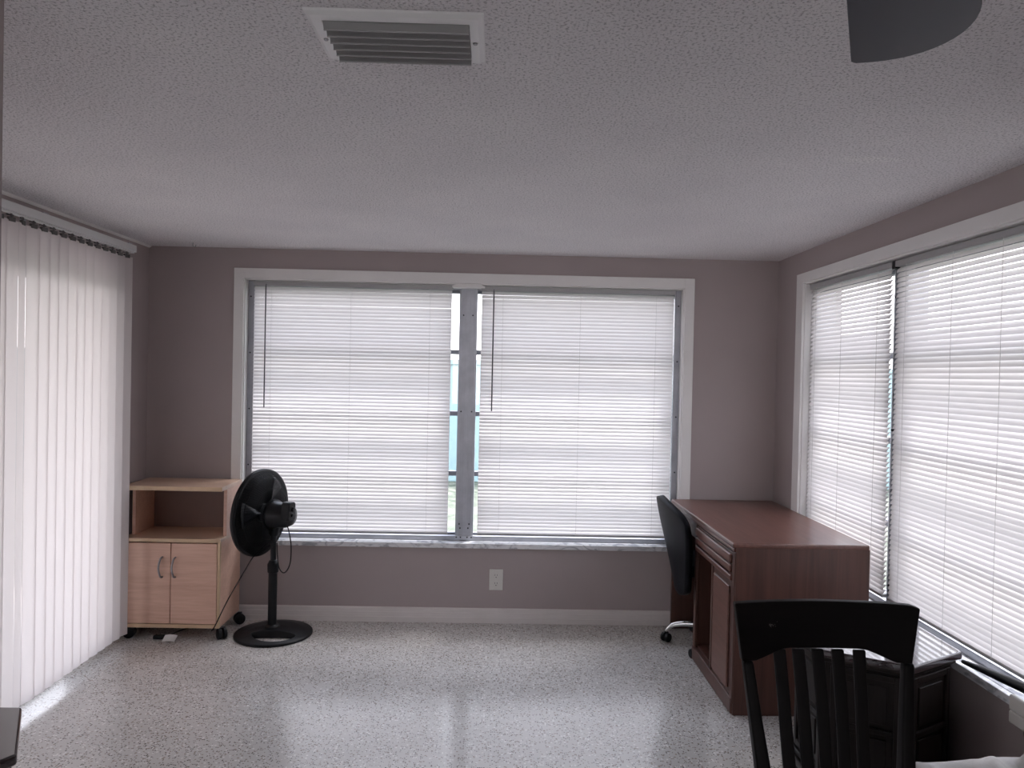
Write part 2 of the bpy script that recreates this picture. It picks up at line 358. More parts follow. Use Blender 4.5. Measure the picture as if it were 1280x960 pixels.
# baseboards: stepped profile
def baseboard(name, axis, wall, sgn, a0, a1, label):
    pr = [(0, 0), (.016, 0), (.016, .030), (.013, .034), (.013, .058), (.010, .062), (.010, .080), (.005, .087), (0, .087)]
    poly = [(wall+sgn*d, z) for d, z in pr]
    b = MB()
    if axis == 'x':
        b.add([(a0, p[0], p[1]) for p in poly]+[(a1, p[0], p[1]) for p in poly], [tuple(range(9)), tuple(range(17, 8, -1))]+[(i, (i+1) % 9, 9+(i+1) % 9, 9+i) for i in range(9)])
    else:
        b.add([(p[0], a0, p[1]) for p in poly]+[(p[0], a1, p[1]) for p in poly], [tuple(range(9)), tuple(range(17, 8, -1))]+[(i, (i+1) % 9, 9+(i+1) % 9, 9+i) for i in range(9)])
    return struct(b.build(name, M['base']), label, 'baseboard')
baseboard('baseboard_back', 'x', YB, -1, XL, XR, 'pale ridged baseboard under the double window')
baseboard('baseboard_right', 'y', XR, -1, -2.8, YB-.016, 'pale baseboard along the right wall')
baseboard('baseboard_left', 'y', XL, 1, DY1+.03, YB-.016, 'pale baseboard beside the storage cart')
struct(MB().prism([(XL, H), (XL+.014, H), (XL+.010, H-.007), (XL, H-.011)], 'y', 1.45, YB).build('lit_edge_strip', M['trim']), 'thin white strip added as the lit edge where left wall meets ceiling', 'trim')  # bright lit edge of the joint, put in as a white strip

# ------------------------------------------------------------------ windows
def window(name, label, axis, wall, a0, a1, mull, z0, z1, muntins):
    """axis: the direction the window runs along; wall: its wall face (outwards is +)"""
    root = bpy.data.objects.new(name, None); C.objects.link(root)
    mid = (a0+a1)/2
    root.location = (mid, wall+.08, z0) if axis == 'x' else (wall+.08, mid, z0)
    struct(root, label, 'window')
    def bx(b, p0, p1, d0, d1, q0, q1):
        if axis == 'x': b.box(p0, p1, wall+d0, wall+d1, q0, q1)
        else: b.box(wall+d0, wall+d1, p0, p1, q0, q1)
    f = MB(); w_ = .042
    bx(f, a0, a0+w_, .055, .15, z0, z1); bx(f, a1-w_, a1, .055, .15, z0, z1)
    bx(f, a0, a1, .070, .15, z1-.03, z1); bx(f, a0, a1, .052, .15, z0, z0+.028)
    for s_ in (a0+w_, a1-w_): bx(f, s_-.004, s_+.004, .045, .06, z0, z1)
    fr = f.build('window_frame', M['alu'], root, bevel=.002)
    sc = MB(); scr = []
    for a in (a0+.021, a1-.021):
        for k in range(5): scr.append((a, z0+.1+k*(z1-z0-.2)/4))
    for a, z in scr:
        p = (a, wall+.0555, z) if axis == 'x' else (wall+.0555, a, z); q = (a, wall+.0525, z) if axis == 'x' else (wall+.0525, a, z)
        sc.cyl(p, q, .005, n=8)
    sc.build('screw', M['dark_hole'], fr)
    for i, mu in enumerate(mull):
        m_ = MB(); bx(m_, mu-.054, mu+.054, .060, .15, z0, z1)
        bx(m_, mu-.046, mu-.036, .054, .062, z0, z1); bx(m_, mu+.036, mu+.046, .054, .062, z0, z1); bx(m_, mu-.014, mu+.014, .056, .062, z0+.02, z1)
        mo = m_.build('mullion', M['alu'], root, bevel=.0015)
        s2 = MB()
        for da, dz in ((-.030, .10), (.030, .10), (-.024, .075), (.024, .075), (-.045, .02), (-.02, .02), (.02, .02), (.045, .02), (-.032, .78), (.032, .78), (-.028, 1.36), (.028, 1.36)):
            p = (mu+da, wall+.061, z0+dz) if axis == 'x' else (wall+.061, mu+da, z0+dz); q = (mu+da, wall+.050, z0+dz) if axis == 'x' else (wall+.050, mu+da, z0+dz)
            s2.cyl(p, q, .0048, n=8)
        s2.build('screw', M['dark_hole'], mo)
    edges = [a0+w_]+[e for mu in mull for e in (mu-.054, mu+.054)]+[a1-w_]
    g = MB(); sash = MB()
    zs = [z0+.028]+list(muntins)+[z1-.03]
    for k in range(0, len(edges), 2):
        e0, e1 = edges[k], edges[k+1]
        for z in muntins: bx(sash, e0, e1, .105, .145, z-.014, z+.014)
        bx(sash, e0, e1, .09, .12, z0+.028, z0+.04); bx(sash, e0, e1, .09, .12, z1-.05, z1-.03)
        for j in range(len(zs)-1): bx(g, e0, e1, .123, .127, zs[j]+.012, zs[j+1]-.012)
    sash.build('sash_rail', M['alu_dark'], root, bevel=.0015)
    g.build('glass_pane', M['glass'], root)
    return root
MUNT = (.876, 1.242, 1.617)
window('window_1', 'wide double window with grey metal post in the back wall', 'x', YB, BX0, BX1, [-.178], BZ0, BZ1, MUNT)
window('window_2', 'long window in the right wall beside the desk', 'y', XR, RY0, RY1, [3.216], RZ0, RZ1, (.850, 1.225, 1.61))
# white curved cap over the middle post of the back window
pts = [(-.275+.195*i/10, 2.010+.016*math.sin(PI*i/10)) for i in range(11)]
struct(MB().prism([(-.275, 1.998)]+pts+[(-.08, 1.998)], 'y', YB+.000, YB+.060).build('trim_8', M['trim'], bevel=.002), 'curved white cap above the grey window post', 'trim')

# sliding door behind the vertical blinds
d = bpy.data.objects.new('door_1', None); C.objects.link(d); d.location = (XL-.1, 3.0, 0); struct(d, 'sliding glass door behind the vertical blinds', 'door')
f = MB(); x0, x1 = XL-.16, XL-.06
f.box(x0, x1, DY0, DY0+.04, 0, DZ1).box(x0, x1, DY1-.04, DY1, 0, DZ1).box(x0, x1, DY0, DY1, DZ1-.04, DZ1).box(x0, x1, DY0, DY1, 0, .025)
f.build('door_frame', M['alu'], d, bevel=.002)
for (p0, p1, xa) in ((DY0+.04, 3.03, -.14), (2.97, DY1-.04, -.10)):
    q = MB(); xa += XL
    q.box(xa-.015, xa+.015, p0, p0+.06, .026, DZ1-.041).box(xa-.015, xa+.015, p1-.06, p1, .026, DZ1-.041).box(xa-.015, xa+.015, p0+.06, p1-.06, .026, .10).box(xa-.015, xa+.015, p0+.06, p1-.06, DZ1-.10, DZ1-.041)
    pn = q.build('door_panel', M['alu'], d, bevel=.002)
    MB().box(xa-.003, xa+.003, p0+.06, p1-.06, .10, DZ1-.10).build('glass_pane', M['glass'], pn)

# ------------------------------------------------------------------ outside
struct(MB().box(-30, 30, -12, 40, -.32, -.2).build('ground', M['grass']), 'mottled green lawn outside the windows', 'lawn')
struct(MB().box(-5.2, XL-T, 1.0, 5.4, -.2, -.1).build('patio', M['patio']), 'concrete patio outside the sliding door', 'patio')
b = MB(); b.box(-3.1, XR+1.0, YB+T, YB+.40, 2.32, 2.40).box(XR+T, XR+.40, -3.0, YB+T, 2.32, 2.40).box(XL-.7, XL-T, -3.0, YB+T, 2.32, 2.40)
struct(b.build('roof_eave', M['soffit']), 'beige roof overhang above the windows', 'roof')
g = MB(); g.box(-14, 12, 11.7, 11.9, -.2, 1.62).box(-14, 12, 11.66, 11.94, 1.62, 1.70)
for k in range(9): g.box(-14+3.2*k, -13.7+3.2*k, 11.60, 12.0, -.2, 1.74)
tag(g.build('garden_wall', M['gwall'], origin=(-1, 11.8, -.2), bevel=.01), 'pale blue garden wall seen through the gap beside the window post', 'garden wall')

# ------------------------------------------------------------------ mini blinds
def mini_blind(label, axis, plane, a0, a1, ztop, zbot, ladders, wand=None, sag=0.):
    """slats hang in the plane; outwards is +, the room-side edge of each slat is the lower one"""
    mid = (a0+a1)/2
    P = (lambda a, d, z: (a, plane+d, z)) if axis == 'x' else (lambda a, d, z: (plane+d, a, z))
    root = thing('mini_blind', label, 'window blind', P(mid, 0, zbot), 'mini blinds in the windows')
    def bx(b, p0, p1, d0, d1, q0, q1):
        if axis == 'x': b.box(p0, p1, plane+d0, plane+d1, q0, q1)
        else: b.box(plane+d0, plane+d1, p0, p1, q0, q1)
    h = MB(); bx(h, a0-.004, a1+.004, -.014, .014, ztop-.026, ztop)
    h.build('headrail', M['rail'], root, bevel=.002)
    pitch_ = .0215; n = int((ztop-.034-zbot-.016)/pitch_); top = ztop-.040
    pitch_ = (top-zbot-.020)/n
    sl = MB(); half = .0145; tilt = math.radians(53)
    rnd = random.Random(int(a0*1000))
    for i in range(n+1):
        zc = top-i*pitch_
        tt = tilt+rnd.uniform(-.02, .02); e0, e1 = rnd.uniform(-.0006, .0006), rnd.uniform(-.0006, .0006)
        vs = []
        rows = 9; cols = 9
        for j in range(rows):
            s_ = -half+2*half*j/(rows-1)                     # along the slat width: + is the outer upper edge
            bow = .0036*(1-(s_/half)**2)
            for k in range(cols):
                u = k/(cols-1)
                zz = zc+e0*(1-u)+e1*u-sag*math.sin(PI*u)
                dd = s_*math.cos(tt)-bow*math.sin(tt); dz = s_*math.sin(tt)+bow*math.cos(tt)
                vs.append(P(a0+(a1-a0)*u, dd, zz+dz))
        sl.add(vs, [(j*cols+k, j*cols+k+1, (j+1)*cols+k+1, (j+1)*cols+k) for j in range(rows-1) for k in range(cols-1)])
    sl.build('slats', M['slat'], root, smooth=True)
    br = MB(); bx(br, a0, a1, -.012, .012, zbot, zbot+.014)
    br.build('bottom_rail', M['rail'], root, bevel=.003)
    for a in ladders:
        c = MB()
        for dd in (-.0165, .0165): c.cyl(P(a, dd, ztop-.026), P(a, dd, zbot+.01), .0009, n=5)
        c.build('ladder_cord', M['cordw'], root)
    if wand:
        wa, wz = wand
        q = MB().cyl(P(wa, -.022, ztop-.03), P(wa, -.022, wz), .0042, n=6)
        q.tube([P(wa, -.012, ztop-.018), P(wa, -.02, ztop-.02), P(wa, -.022, ztop-.032)], .002, 6)
        q.build('tilt_wand', M['wand'], root)
    return root
PB = YB+.032; PR = XR+.032
mini_blind('white mini blind with dark tilt wand in the left half of the back window', 'x', PB, -1.450, -.276, 2.011, .518, (-1.345, -.875, -.405), (-1.378, 1.262))
mini_blind('white mini blind in the right half of the back window, behind the black office chair', 'x', PB, -.098, 1.060, 2.011, .518, (.030, .495, .950), (-.026, 1.266))
nb = mini_blind('narrow white mini blind of the right window, the one nearer the corner', 'y', PR, 3.232, 4.060, 2.010, .550, (3.33, 3.68, 3.98))
MB().box(PR-.010, PR+.012, 3.198, 3.226, 1.978, 2.012).build('mounting_bracket', M['blackp'], nb, bevel=.001)
mini_blind('large white mini blind of the right window, above the dark six-sided table', 'y', PR, 1.965, 3.190, 2.010, .550, (3.10, 2.78, 2.50, 2.1))

# ------------------------------------------------------------------ vertical blind over the sliding door
vb = thing('vertical_blind', 'pinkish white vertical blind covering the door on the left wall', 'window blind', (-1.97, 3.05, 0))
h = MB().box(-1.992, -1.950, 1.92, 4.098, 2.100, 2.137)
h.box(-1.984, -1.958, 1.93, 4.09, 2.094, 2.100)
hr = h.build('headrail', M['vrail'], vb, bevel=.003)
for y in (3.30, 4.05, 2.3):
    MB().box(XL, -1.96, y-.02, y+.02, 2.138, 2.144).box(XL, XL+.004, y-.02, y+.02, 2.09, 2.144).build('bracket', M['alu'], hr, bevel=.001)
vane0 = None; vw = .078
yy = 4.047 - .018; i = 0
rv = random.Random(3)
while yy > 1.98:
    ang = math.radians(rv.uniform(6, 12))
    if i == 0: ang = math.radians(22)
    if i == 1: ang = math.radians(13)
    if abs(yy-3.175) < .05: ang = math.radians(-13)
    if vane0 is None:
        q = MB()
        def vf(u, v):
            s_ = (u-.5); return (-1.97+.0025*(1-4*s_*s_), 3.05+s_*vw, .050+v*2.018)
        q.grid(vf, 8, 12)
        vane0 = q.build('vane', M['vane'], vb, smooth=True)
        c = MB().box(-1.976, -1.964, 3.05-.016, 3.05+.016, 2.062, 2.080).cyl((-1.97, 3.05, 2.078), (-1.97, 3.05, 2.096), .004, n=8).box(-1.972, -1.968, 3.05-.024, 3.05+.010, 2.084, 2.091)
        c.build('carrier_clip', M['clip'], vane0)
        o = vane0
    else:
        o = vane0.copy(); C.objects.link(o); o.parent = vb
        for g in list(vane0.children):
            e = g.copy(); C.objects.link(e); e.parent = o
    o.location = (0, yy-3.05, 0); o.rotation_euler = (0, 0, -ang)
    yy -= .0728; i += 1

# ------------------------------------------------------------------ storage cart
ct = thing('storage_cart', 'light maple storage cart on black casters in the left corner', 'cabinet', (-1.75, 4.28, 0))
X0, X1, Y0, Y1 = -2.018, -1.487, 4.12, 4.445
Z0, ZT = .066, .555
bd = MB().box(X0, X0+.018, Y0+.018, Y1, Z0, ZT-.02).box(X1-.018, X1, Y0+.018, Y1, Z0, ZT-.02).box(X0+.018, X1-.018, Y0+.018, Y1, Z0, Z0+.02).box(X0+.018, X1-.018, Y1-.01, Y1, Z0+.02, ZT-.02)
body = bd.build('body', M['maple'], ct, bevel=.001)
fr = MB().box(X0, X0+.014, Y0, Y0+.018, Z0, ZT-.02).box(X1-.014, X1, Y0, Y0+.018, Z0, ZT-.02).box(X0+.014, X1-.014, Y0, Y0+.018, Z0, Z0+.020)
o = fr.build('edge_banding', M['maple_edge'], body, bevel=.001)
o = MB().box(X0-.002, X1+.002, Y0-.002, Y1, ZT-.02, ZT).build('counter', M['maple_top'], ct, bevel=.002)
MB().box(X0-.003, X1+.003, Y0-.004, Y0-.002, ZT-.019, ZT-.001).build('edge_banding', M['maple_edge'], o)
for s_, xa, xb, hx in ((0, X0+.017, -1.7545, -1.7975), (1, -1.7505, X1-.017, -1.7265)):
    dr = MB().box(xa, xb, Y0-.001, Y0+.016, Z0+.024, ZT-.026).build('door', M['maple'], ct, bevel=.0015)
    pts = [(hx, Y0-.001, .345), (hx-.004, Y0-.018, .352), (hx-.010 if s_ == 0 else hx-.010, Y0-.028, .40), (hx-.004, Y0-.018, .446), (hx, Y0-.001, .453)]
    MB().tube(smooth_pts(pts, 5), .0052, 8).build('handle', M['handle'], dr, smooth=True)
for xa, xb in ((-2.004, -1.986), (-1.502, -1.484)):
    MB().box(xa, xb, Y0+.085, Y1, ZT+.0005, .8145).build('upper_side', M['maple'], ct, bevel=.001)
MB().box(-1.986, -1.502, Y1-.012, Y1, ZT+.0005, .8145).build('back_board', M['cab_back'], ct)
o = MB().box(X0-.004, -1.482, Y0, Y1, .815, .839).build('top_board', M['maple_top'], ct, bevel=.002)
MB().box(X0-.005, -1.481, Y0-.002, Y0, .816, .838).build('edge_banding', M['maple_edge'], o)
def caster(b, x, y, r=.030, ang=0.):
    dx, dy = math.cos(ang), math.sin(ang)
    for s_ in (-1, 1):
        c_ = Vector((x-dy*.014*s_, y+dx*.014*s_, r)); n_ = Vector((-dy, dx, 0))
        b.lathe([(.006, -.011), (r*.8, -.011), (r, -.007), (r, .007), (r*.8, .011), (.006, .011)], c_, n_, 20)
    b.cyl((x, y, r), (x+dx*.004, y, r*2+.006), .007, n=10); b.box(x-.012, x+.012, y-.012, y+.012, r*2, r*2+.006)
for x, y, a in ((-1.985, 4.155, .1), (-1.482, 4.150, 2.2), (-1.472, 4.405, .6), (-1.985, 4.41, 1.)):
    b = MB(); caster(b, x, y, .030, a); b.build('caster', M['blackp'], ct, smooth=False, bevel=.001)

# ------------------------------------------------------------------ pedestal fan
FX, FY = -1.232, 4.235
fan = thing('pedestal_fan', 'black pedestal fan on a round base, turned towards the corner', 'fan', (FX, FY, 0))
bm = bmesh.new()
outer = [(-1.222+.213*math.cos(2*PI*i/64), 4.232+.213*math.sin(2*PI*i/64)) for i in range(64)]
hole = []
for i in range(17):                          # crescent opening in front of the post
    a = PI+.25+(PI-.5)*i/16
    hole.append((-1.196+.118*math.cos(a)*1.05, 4.168+.112*math.sin(a)*1.0))
for i in range(1, 16):
    a = PI+.25+(PI-.5)*(16-i)/16
    hole.append((-1.196+.118*math.cos(a)*1.05, 4.140+.028*math.sin(a)*-1.0))
def loop(pts):
    vs = [bm.verts.new((x-FX, y-FY, 0)) for x, y in pts]
    return [bm.edges.new((vs[i], vs[(i+1) % len(vs)])) for i in range(len(vs))]
el = loop(outer)+loop(hole)
bmesh.ops.triangle_fill(bm, use_beauty=True, use_dissolve=False, edges=el)
bmesh.ops.subdivide_edges(bm, edges=[e for e in bm.edges if e.calc_length() > .08], cuts=2)
bmesh.ops.triangulate(bm, faces=bm.faces)
ex = bmesh.ops.extrude_face_region(bm, geom=bm.faces[:])
tv = [g for g in ex['geom'] if isinstance(g, bmesh.types.BMVert)]
for v in tv:
    rr = math.hypot(v.co.x+FX+1.222, v.co.y+FY-4.232)/.213
    v.co.z = .014+.032*(1-min(1, rr)**2.2)
bmesh.ops.recalc_face_normals(bm, faces=bm.faces)
me = bpy.data.meshes.new('base'); bm.to_mesh(me); bm.free(); me.materials.append(M['blackp'])
o = bpy.data.objects.new('base', me); C.objects.link(o); o.parent = fan
q = o.modifiers.new('bevel', 'BEVEL'); q.width = .004; q.segments = 2; q.limit_method = 'ANGLE'; q.angle_limit = .9
MB().lathe([(.045, .038), (.040, .050), (.024, .058), (.024, .35)], (FX, FY, 0), n=24).build('lower_pole', M['blackp'], fan, smooth=False)
MB().lathe([(.024, .345), (.030, .352), (.031, .395), (.026, .405), (.020, .418)], (FX, FY, 0), n=24).build('height_collar', M['blackp'], fan, bevel=.002)
MB().cyl((FX, FY, .41), (FX, FY, .60), .0155, n=20).build('upper_pole', M['blackm'], fan, smooth=False)
ND = Vector((-.935, .33, .03)).normalized()           # direction the fan blows
HC = Vector((-1.306, 4.232, .685))                    # middle of the guard
side = Vector((0, 0, 1)).cross(ND).normalized(); up = ND.cross(side)
def ring(b, r, off, rad, n=64, k=6):
    b.tube([HC+ND*off+(side*math.cos(2*PI*i/n)+up*math.sin(2*PI*i/n))*r for i in range(n)], rad, k, True)
RG = .236
def guard(sgn, depth, flat, nw):
    b = MB()
    prof = []
    for i in range(9):
        t = i/8; r = RG-(RG-flat)*t; prof.append((r, sgn*depth*math.sin(t*PI/2)**.8))
    for k in range(nw):
        a = 2*PI*k/nw; tw = .35
        b.tube([HC+ND*h+(side*math.cos(a+tw*(1-r/RG))+up*math.sin(a+tw*(1-r/RG)))*r for r, h in prof], .0011, 4)
    for r, h in prof[2::3]: ring(b, r, h, .0017, 48, 5)
    return b
g = guard(1, .075, .075, 84); ring(g, RG, .004, .005)
fg = g.build('front_grille', M['blackp'], fan, smooth=True)
MB().lathe([(.078, .072), (.078, .080), (.05, .084), (.004, .085)], HC, ND, 32).build('badge_disc', M['blackm'], fg, smooth=False)
g = guard(-1, .085, .085, 84); ring(g, RG, -.004, .006)
g.build('rear_grille', M['blackp'], fan, smooth=True)
MB().lathe([(RG-.004, -.012), (RG+.007, -.012), (RG+.008, 0), (RG+.007, .012), (RG-.004, .012), (RG-.004, -.012)], HC, ND, 64).build('guard_rim', M['blackp'], fan, smooth=True)
bl = MB()
for k in range(3):
    a0 = 2*PI*k/3+.4
    def bf(u, v):
        r = .045+.160*v; wd = (.55+.55*math.sin(v*PI*.62))*(.62); a = a0+(u-.5)*2*wd*(.75+.25*v)
        return HC+ND*(-.012+(.05*(u-.5)))+(side*math.cos(a)+up*math.sin(a))*r
    bl.grid(bf, 8, 8)
fb = bl.build('blades', M['blackm'], fan, solid=.003, smooth=True)
MB().lathe([(.004, .045), (.045, .038), (.052, .02), (.052, -.03), (.004, -.032)], HC, ND, 24).build('hub', M['blackm'], fb, smooth=False, bevel=.003)
MB().lathe([(.082, -.075), (.082, -.095), (.070, -.120), (.066, -.175), (.050, -.205), (.02, -.215), (.003, -.216)], HC, ND, 32).build('motor_housing', M['blackm'], fan, smooth=True)
MB().cyl((FX, FY, .565), HC-ND*.10+Vector((0, 0, -.03)), .026, .03, n=18).build('tilt_neck', M['blackp'], fan, smooth=False, bevel=.003)
kc = Vector((-1.118, 4.125, .715))
cb = MB().add([kc+side*a*.032+up*c*.050+ND*d for d in (-.02, .03) for a, c in ((-1, -1), (1, -1), (1, .8), (.6, 1), (-.6, 1), (-1, .8))],
              [(0,1,2,3,4,5), (11,10,9,8,7,6)]+[(i, (i+1) % 6, 6+(i+1) % 6, 6+i) for i in range(6)]).build('control_box', M['blackp'], fan, bevel=.005)
MB().cyl(kc-ND*.02+up*.012, kc-ND*.034+up*.012, .014, .012, n=16).build('knob', M['blackm'], cb, bevel=.002)
MB().cyl(kc-ND*.02-up*.022, kc-ND*.028-up*.022, .010, n=14).build('knob', M['blackm'], cb, bevel=.001)
MB().cyl(HC-ND*.17+Vector((0, 0, -.02)), kc+ND*.03, .022, .02, n=14).build('control_neck', M['blackp'], fan)
lp = [(-1.135, 4.13, .655), (-1.118, 4.13, .60), (-1.108, 4.14, .52), (-1.115, 4.15, .42), (-1.150, 4.17, .365), (-1.185, 4.19, .385), (-1.20, 4.205, .45), (-1.205, 4.21, .52)]
MB().tube(smooth_pts(lp), .0032, 8).build('cord_loop', M['blackp'], fan, smooth=True)
ln = [(-1.255, 4.21, .52), (-1.315, 4.18, .46), (-1.340, 4.16, .42), (-1.385, 4.13, .33), (-1.425, 4.108, .25), (-1.452, 4.092, .19), (-1.478, 4.085, .13), (-1.500, 4.090, .085), (-1.530, 4.13, .050), (-1.57, 4.27, .02), (-1.66, 4.34, .006), (-1.74, 4.28, .0045), (-1.780, 4.146, .010)]
MB().tube(smooth_pts(ln), .0032, 8).build('power_cord', M['blackp'], fan, smooth=True)
pl = MB().box(-1.845, -1.785, 4.118, 4.146, .0005, .022)
pg = pl.build('plug', M['blackp'], fan, bevel=.006)
MB().box(-1.868, -1.845, 4.122, 4.1245, .008, .014).box(-1.868, -1.845, 4.138, 4.1405, .008, .014).build('prong', M['chrome'], pg)
tg = MB().grid(lambda u, v: (-1.778+.068*u, 4.078+.045*v, .003+.006*math.sin(3*u)+.022*v), 6, 4)
tg.build('paper_tag', M['white_tag'], fan, solid=.0006)

# ------------------------------------------------------------------ desk
dk = thing('desk', 'reddish brown wooden desk in the right corner under the windows', 'desk', (1.37, 3.87, 0))
DX0, DX1, DYN, DYF, DZ = 1.068, 1.668, 3.285, 4.462, .765
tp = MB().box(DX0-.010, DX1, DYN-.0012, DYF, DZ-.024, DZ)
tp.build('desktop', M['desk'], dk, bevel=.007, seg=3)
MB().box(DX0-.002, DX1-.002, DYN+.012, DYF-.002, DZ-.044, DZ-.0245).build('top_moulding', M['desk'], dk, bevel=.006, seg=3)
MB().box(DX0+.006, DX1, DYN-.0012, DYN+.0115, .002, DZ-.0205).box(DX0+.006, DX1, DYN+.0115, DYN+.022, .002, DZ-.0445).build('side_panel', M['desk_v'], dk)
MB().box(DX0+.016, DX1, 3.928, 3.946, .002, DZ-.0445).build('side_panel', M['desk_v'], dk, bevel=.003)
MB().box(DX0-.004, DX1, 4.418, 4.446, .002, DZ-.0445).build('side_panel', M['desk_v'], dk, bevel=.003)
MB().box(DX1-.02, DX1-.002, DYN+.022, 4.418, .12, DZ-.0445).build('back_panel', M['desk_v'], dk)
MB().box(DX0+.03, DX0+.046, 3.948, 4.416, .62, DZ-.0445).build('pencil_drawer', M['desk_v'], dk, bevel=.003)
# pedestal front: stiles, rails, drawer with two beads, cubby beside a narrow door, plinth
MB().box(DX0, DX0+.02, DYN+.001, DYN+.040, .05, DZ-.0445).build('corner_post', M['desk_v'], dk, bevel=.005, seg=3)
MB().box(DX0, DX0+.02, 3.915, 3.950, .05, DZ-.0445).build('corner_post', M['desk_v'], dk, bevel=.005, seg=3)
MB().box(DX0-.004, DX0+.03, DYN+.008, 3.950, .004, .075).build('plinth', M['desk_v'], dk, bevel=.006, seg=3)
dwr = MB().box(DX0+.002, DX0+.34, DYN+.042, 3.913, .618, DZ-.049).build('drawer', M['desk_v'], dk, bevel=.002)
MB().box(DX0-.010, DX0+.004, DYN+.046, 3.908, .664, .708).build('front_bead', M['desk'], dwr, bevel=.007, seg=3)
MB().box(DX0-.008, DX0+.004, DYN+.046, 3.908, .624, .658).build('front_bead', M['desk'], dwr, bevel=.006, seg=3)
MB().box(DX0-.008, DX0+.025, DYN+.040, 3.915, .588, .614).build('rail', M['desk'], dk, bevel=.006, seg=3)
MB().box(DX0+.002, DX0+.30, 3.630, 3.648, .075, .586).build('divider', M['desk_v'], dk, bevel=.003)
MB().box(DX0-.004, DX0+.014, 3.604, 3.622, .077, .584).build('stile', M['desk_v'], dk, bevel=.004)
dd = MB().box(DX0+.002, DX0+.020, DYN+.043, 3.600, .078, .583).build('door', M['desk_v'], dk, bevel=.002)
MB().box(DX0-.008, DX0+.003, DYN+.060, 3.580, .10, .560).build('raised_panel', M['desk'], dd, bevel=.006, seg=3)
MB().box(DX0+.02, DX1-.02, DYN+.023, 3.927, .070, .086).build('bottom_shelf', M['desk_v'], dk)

# ------------------------------------------------------------------ office chair
CX, CY = 1.205, 4.15
oc = thing('office_chair', 'black office chair with chrome base tucked into the desk', 'chair', (CX, CY, 0))
def backf(u, v):                              # u runs from the near edge to the far edge, v upwards
    z = .33+.505*v-.030*(abs(2*u-1)**5)*v-.085*(1-u)**1.3*v+.04*(abs(2*u-1)**4)*(1-v)
    xf = .940+.255*(.825-z); xn = 1.020-.030*max(0, z-.6)
    x = xn+(xf-xn)*u-.022*(1-(2*u-1)**2)
    y = 4.09+(u-.5)*2*(.228-.04*v**5-.02*(1-v)**3)
    return (x, y, z)
MB().grid(backf, 14, 14).build('backrest', M['leather'], oc, solid=.034, smooth=True, sub=1)
st = MB().grid(lambda u, v: (1.06+.40*u, 4.175+(v-.5)*.38*(1-.12*u*u), .455+.012*math.sin(PI*u)*math.sin(PI*v)-.02*u**4), 10, 10)
st.build('seat', M['leather'], oc, solid=.055, smooth=True, sub=1)
MB().tube(smooth_pts([(1.20, CY, .405), (1.08, CY, .392), (1.030, CY, .40), (1.005, CY, .46)]), .016, 8).build('back_bracket', M['blackp'], oc, smooth=True)
MB().lathe([(.027, .08), (.027, .20), (.018, .205), (.018, .40), (.07, .402), (.07, .42)], (CX, CY, 0), n=20).build('gas_column', M['blackp'], oc)
ba = math.radians(165)
for k in range(5):
    a = ba+2*PI*k/5; dx, dy = math.cos(a), math.sin(a); L = .225
    pts = [(CX+dx*.02, CY+dy*.02, .115), (CX+dx*L*.5, CY+dy*L*.5, .112), (CX+dx*L*.80, CY+dy*L*.80, .100), (CX+dx*L*.96, CY+dy*L*.96, .075), (CX+dx*L, CY+dy*L, .055)]
    sp_ = smooth_pts(pts, 5)
    MB().tube(sp_, [.019-.010*i/(len(sp_)-1) for i in range(len(sp_))], 10).build('base_arm', M['chrome'], oc, smooth=True)
    b = MB(); caster(b, CX+dx*L, CY+dy*L, .025, a+.9); b.build('caster', M['blackp'], oc, bevel=.001)

# ------------------------------------------------------------------ six-sided end tables
def hexpts(cx, cy, R, rot):
    return [(cx+R*math.cos(rot+PI/3*i), cy+R*math.sin(rot+PI/3*i)) for i in range(6)]
HX, HY = 1.388, 2.712
ht = thing('end_table', 'dark six-sided end table between the desk and the slat-back chair', 'end table', (HX, HY, 0), 'six-sided end tables')
rot = -PI/2
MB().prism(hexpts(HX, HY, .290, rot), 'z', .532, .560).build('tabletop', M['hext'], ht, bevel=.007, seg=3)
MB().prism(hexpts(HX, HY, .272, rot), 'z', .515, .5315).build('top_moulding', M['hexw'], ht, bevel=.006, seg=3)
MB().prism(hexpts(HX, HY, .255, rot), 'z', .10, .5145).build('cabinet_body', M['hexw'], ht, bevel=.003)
MB().prism(hexpts(HX, HY, .288, rot), 'z', .060, .085).prism(hexpts(HX, HY, .272, rot), 'z', .0855, .105).build('base_moulding', M['hexw'], ht, bevel=.006, seg=3)
hp = hexpts(HX, HY, .284, rot)
for i in range(6):                              # bracket foot at each corner
    p = Vector((*hp[i], 0)); a = Vector((*hp[i-1], 0)); c = Vector((*hp[(i+1) % 6], 0)); ce = Vector((HX, HY, 0))
    ua = (a-p).normalized(); uc = (c-p).normalized(); inw = (ce-p).normalized()*.022
    b = MB()
    for u in (ua, uc):
        prof = [(0, .0005), (.050, .0005), (.058, .020), (.075, .038), (.095, .0595), (0, .0595)]
        vs = [p+u*s_+Vector((0, 0, z)) for s_, z in prof]; n_ = len(vs)
        vs += [v+inw for v in vs]
        b.add(vs, [tuple(range(n_)), tuple(range(2*n_-1, n_-1, -1))]+[(j, (j+1) % n_, n_+(j+1) % n_, n_+j) for j in range(n_)])
    b.build('foot', M['hexw'], ht)
bp_ = hexpts(HX, HY, .255, rot)
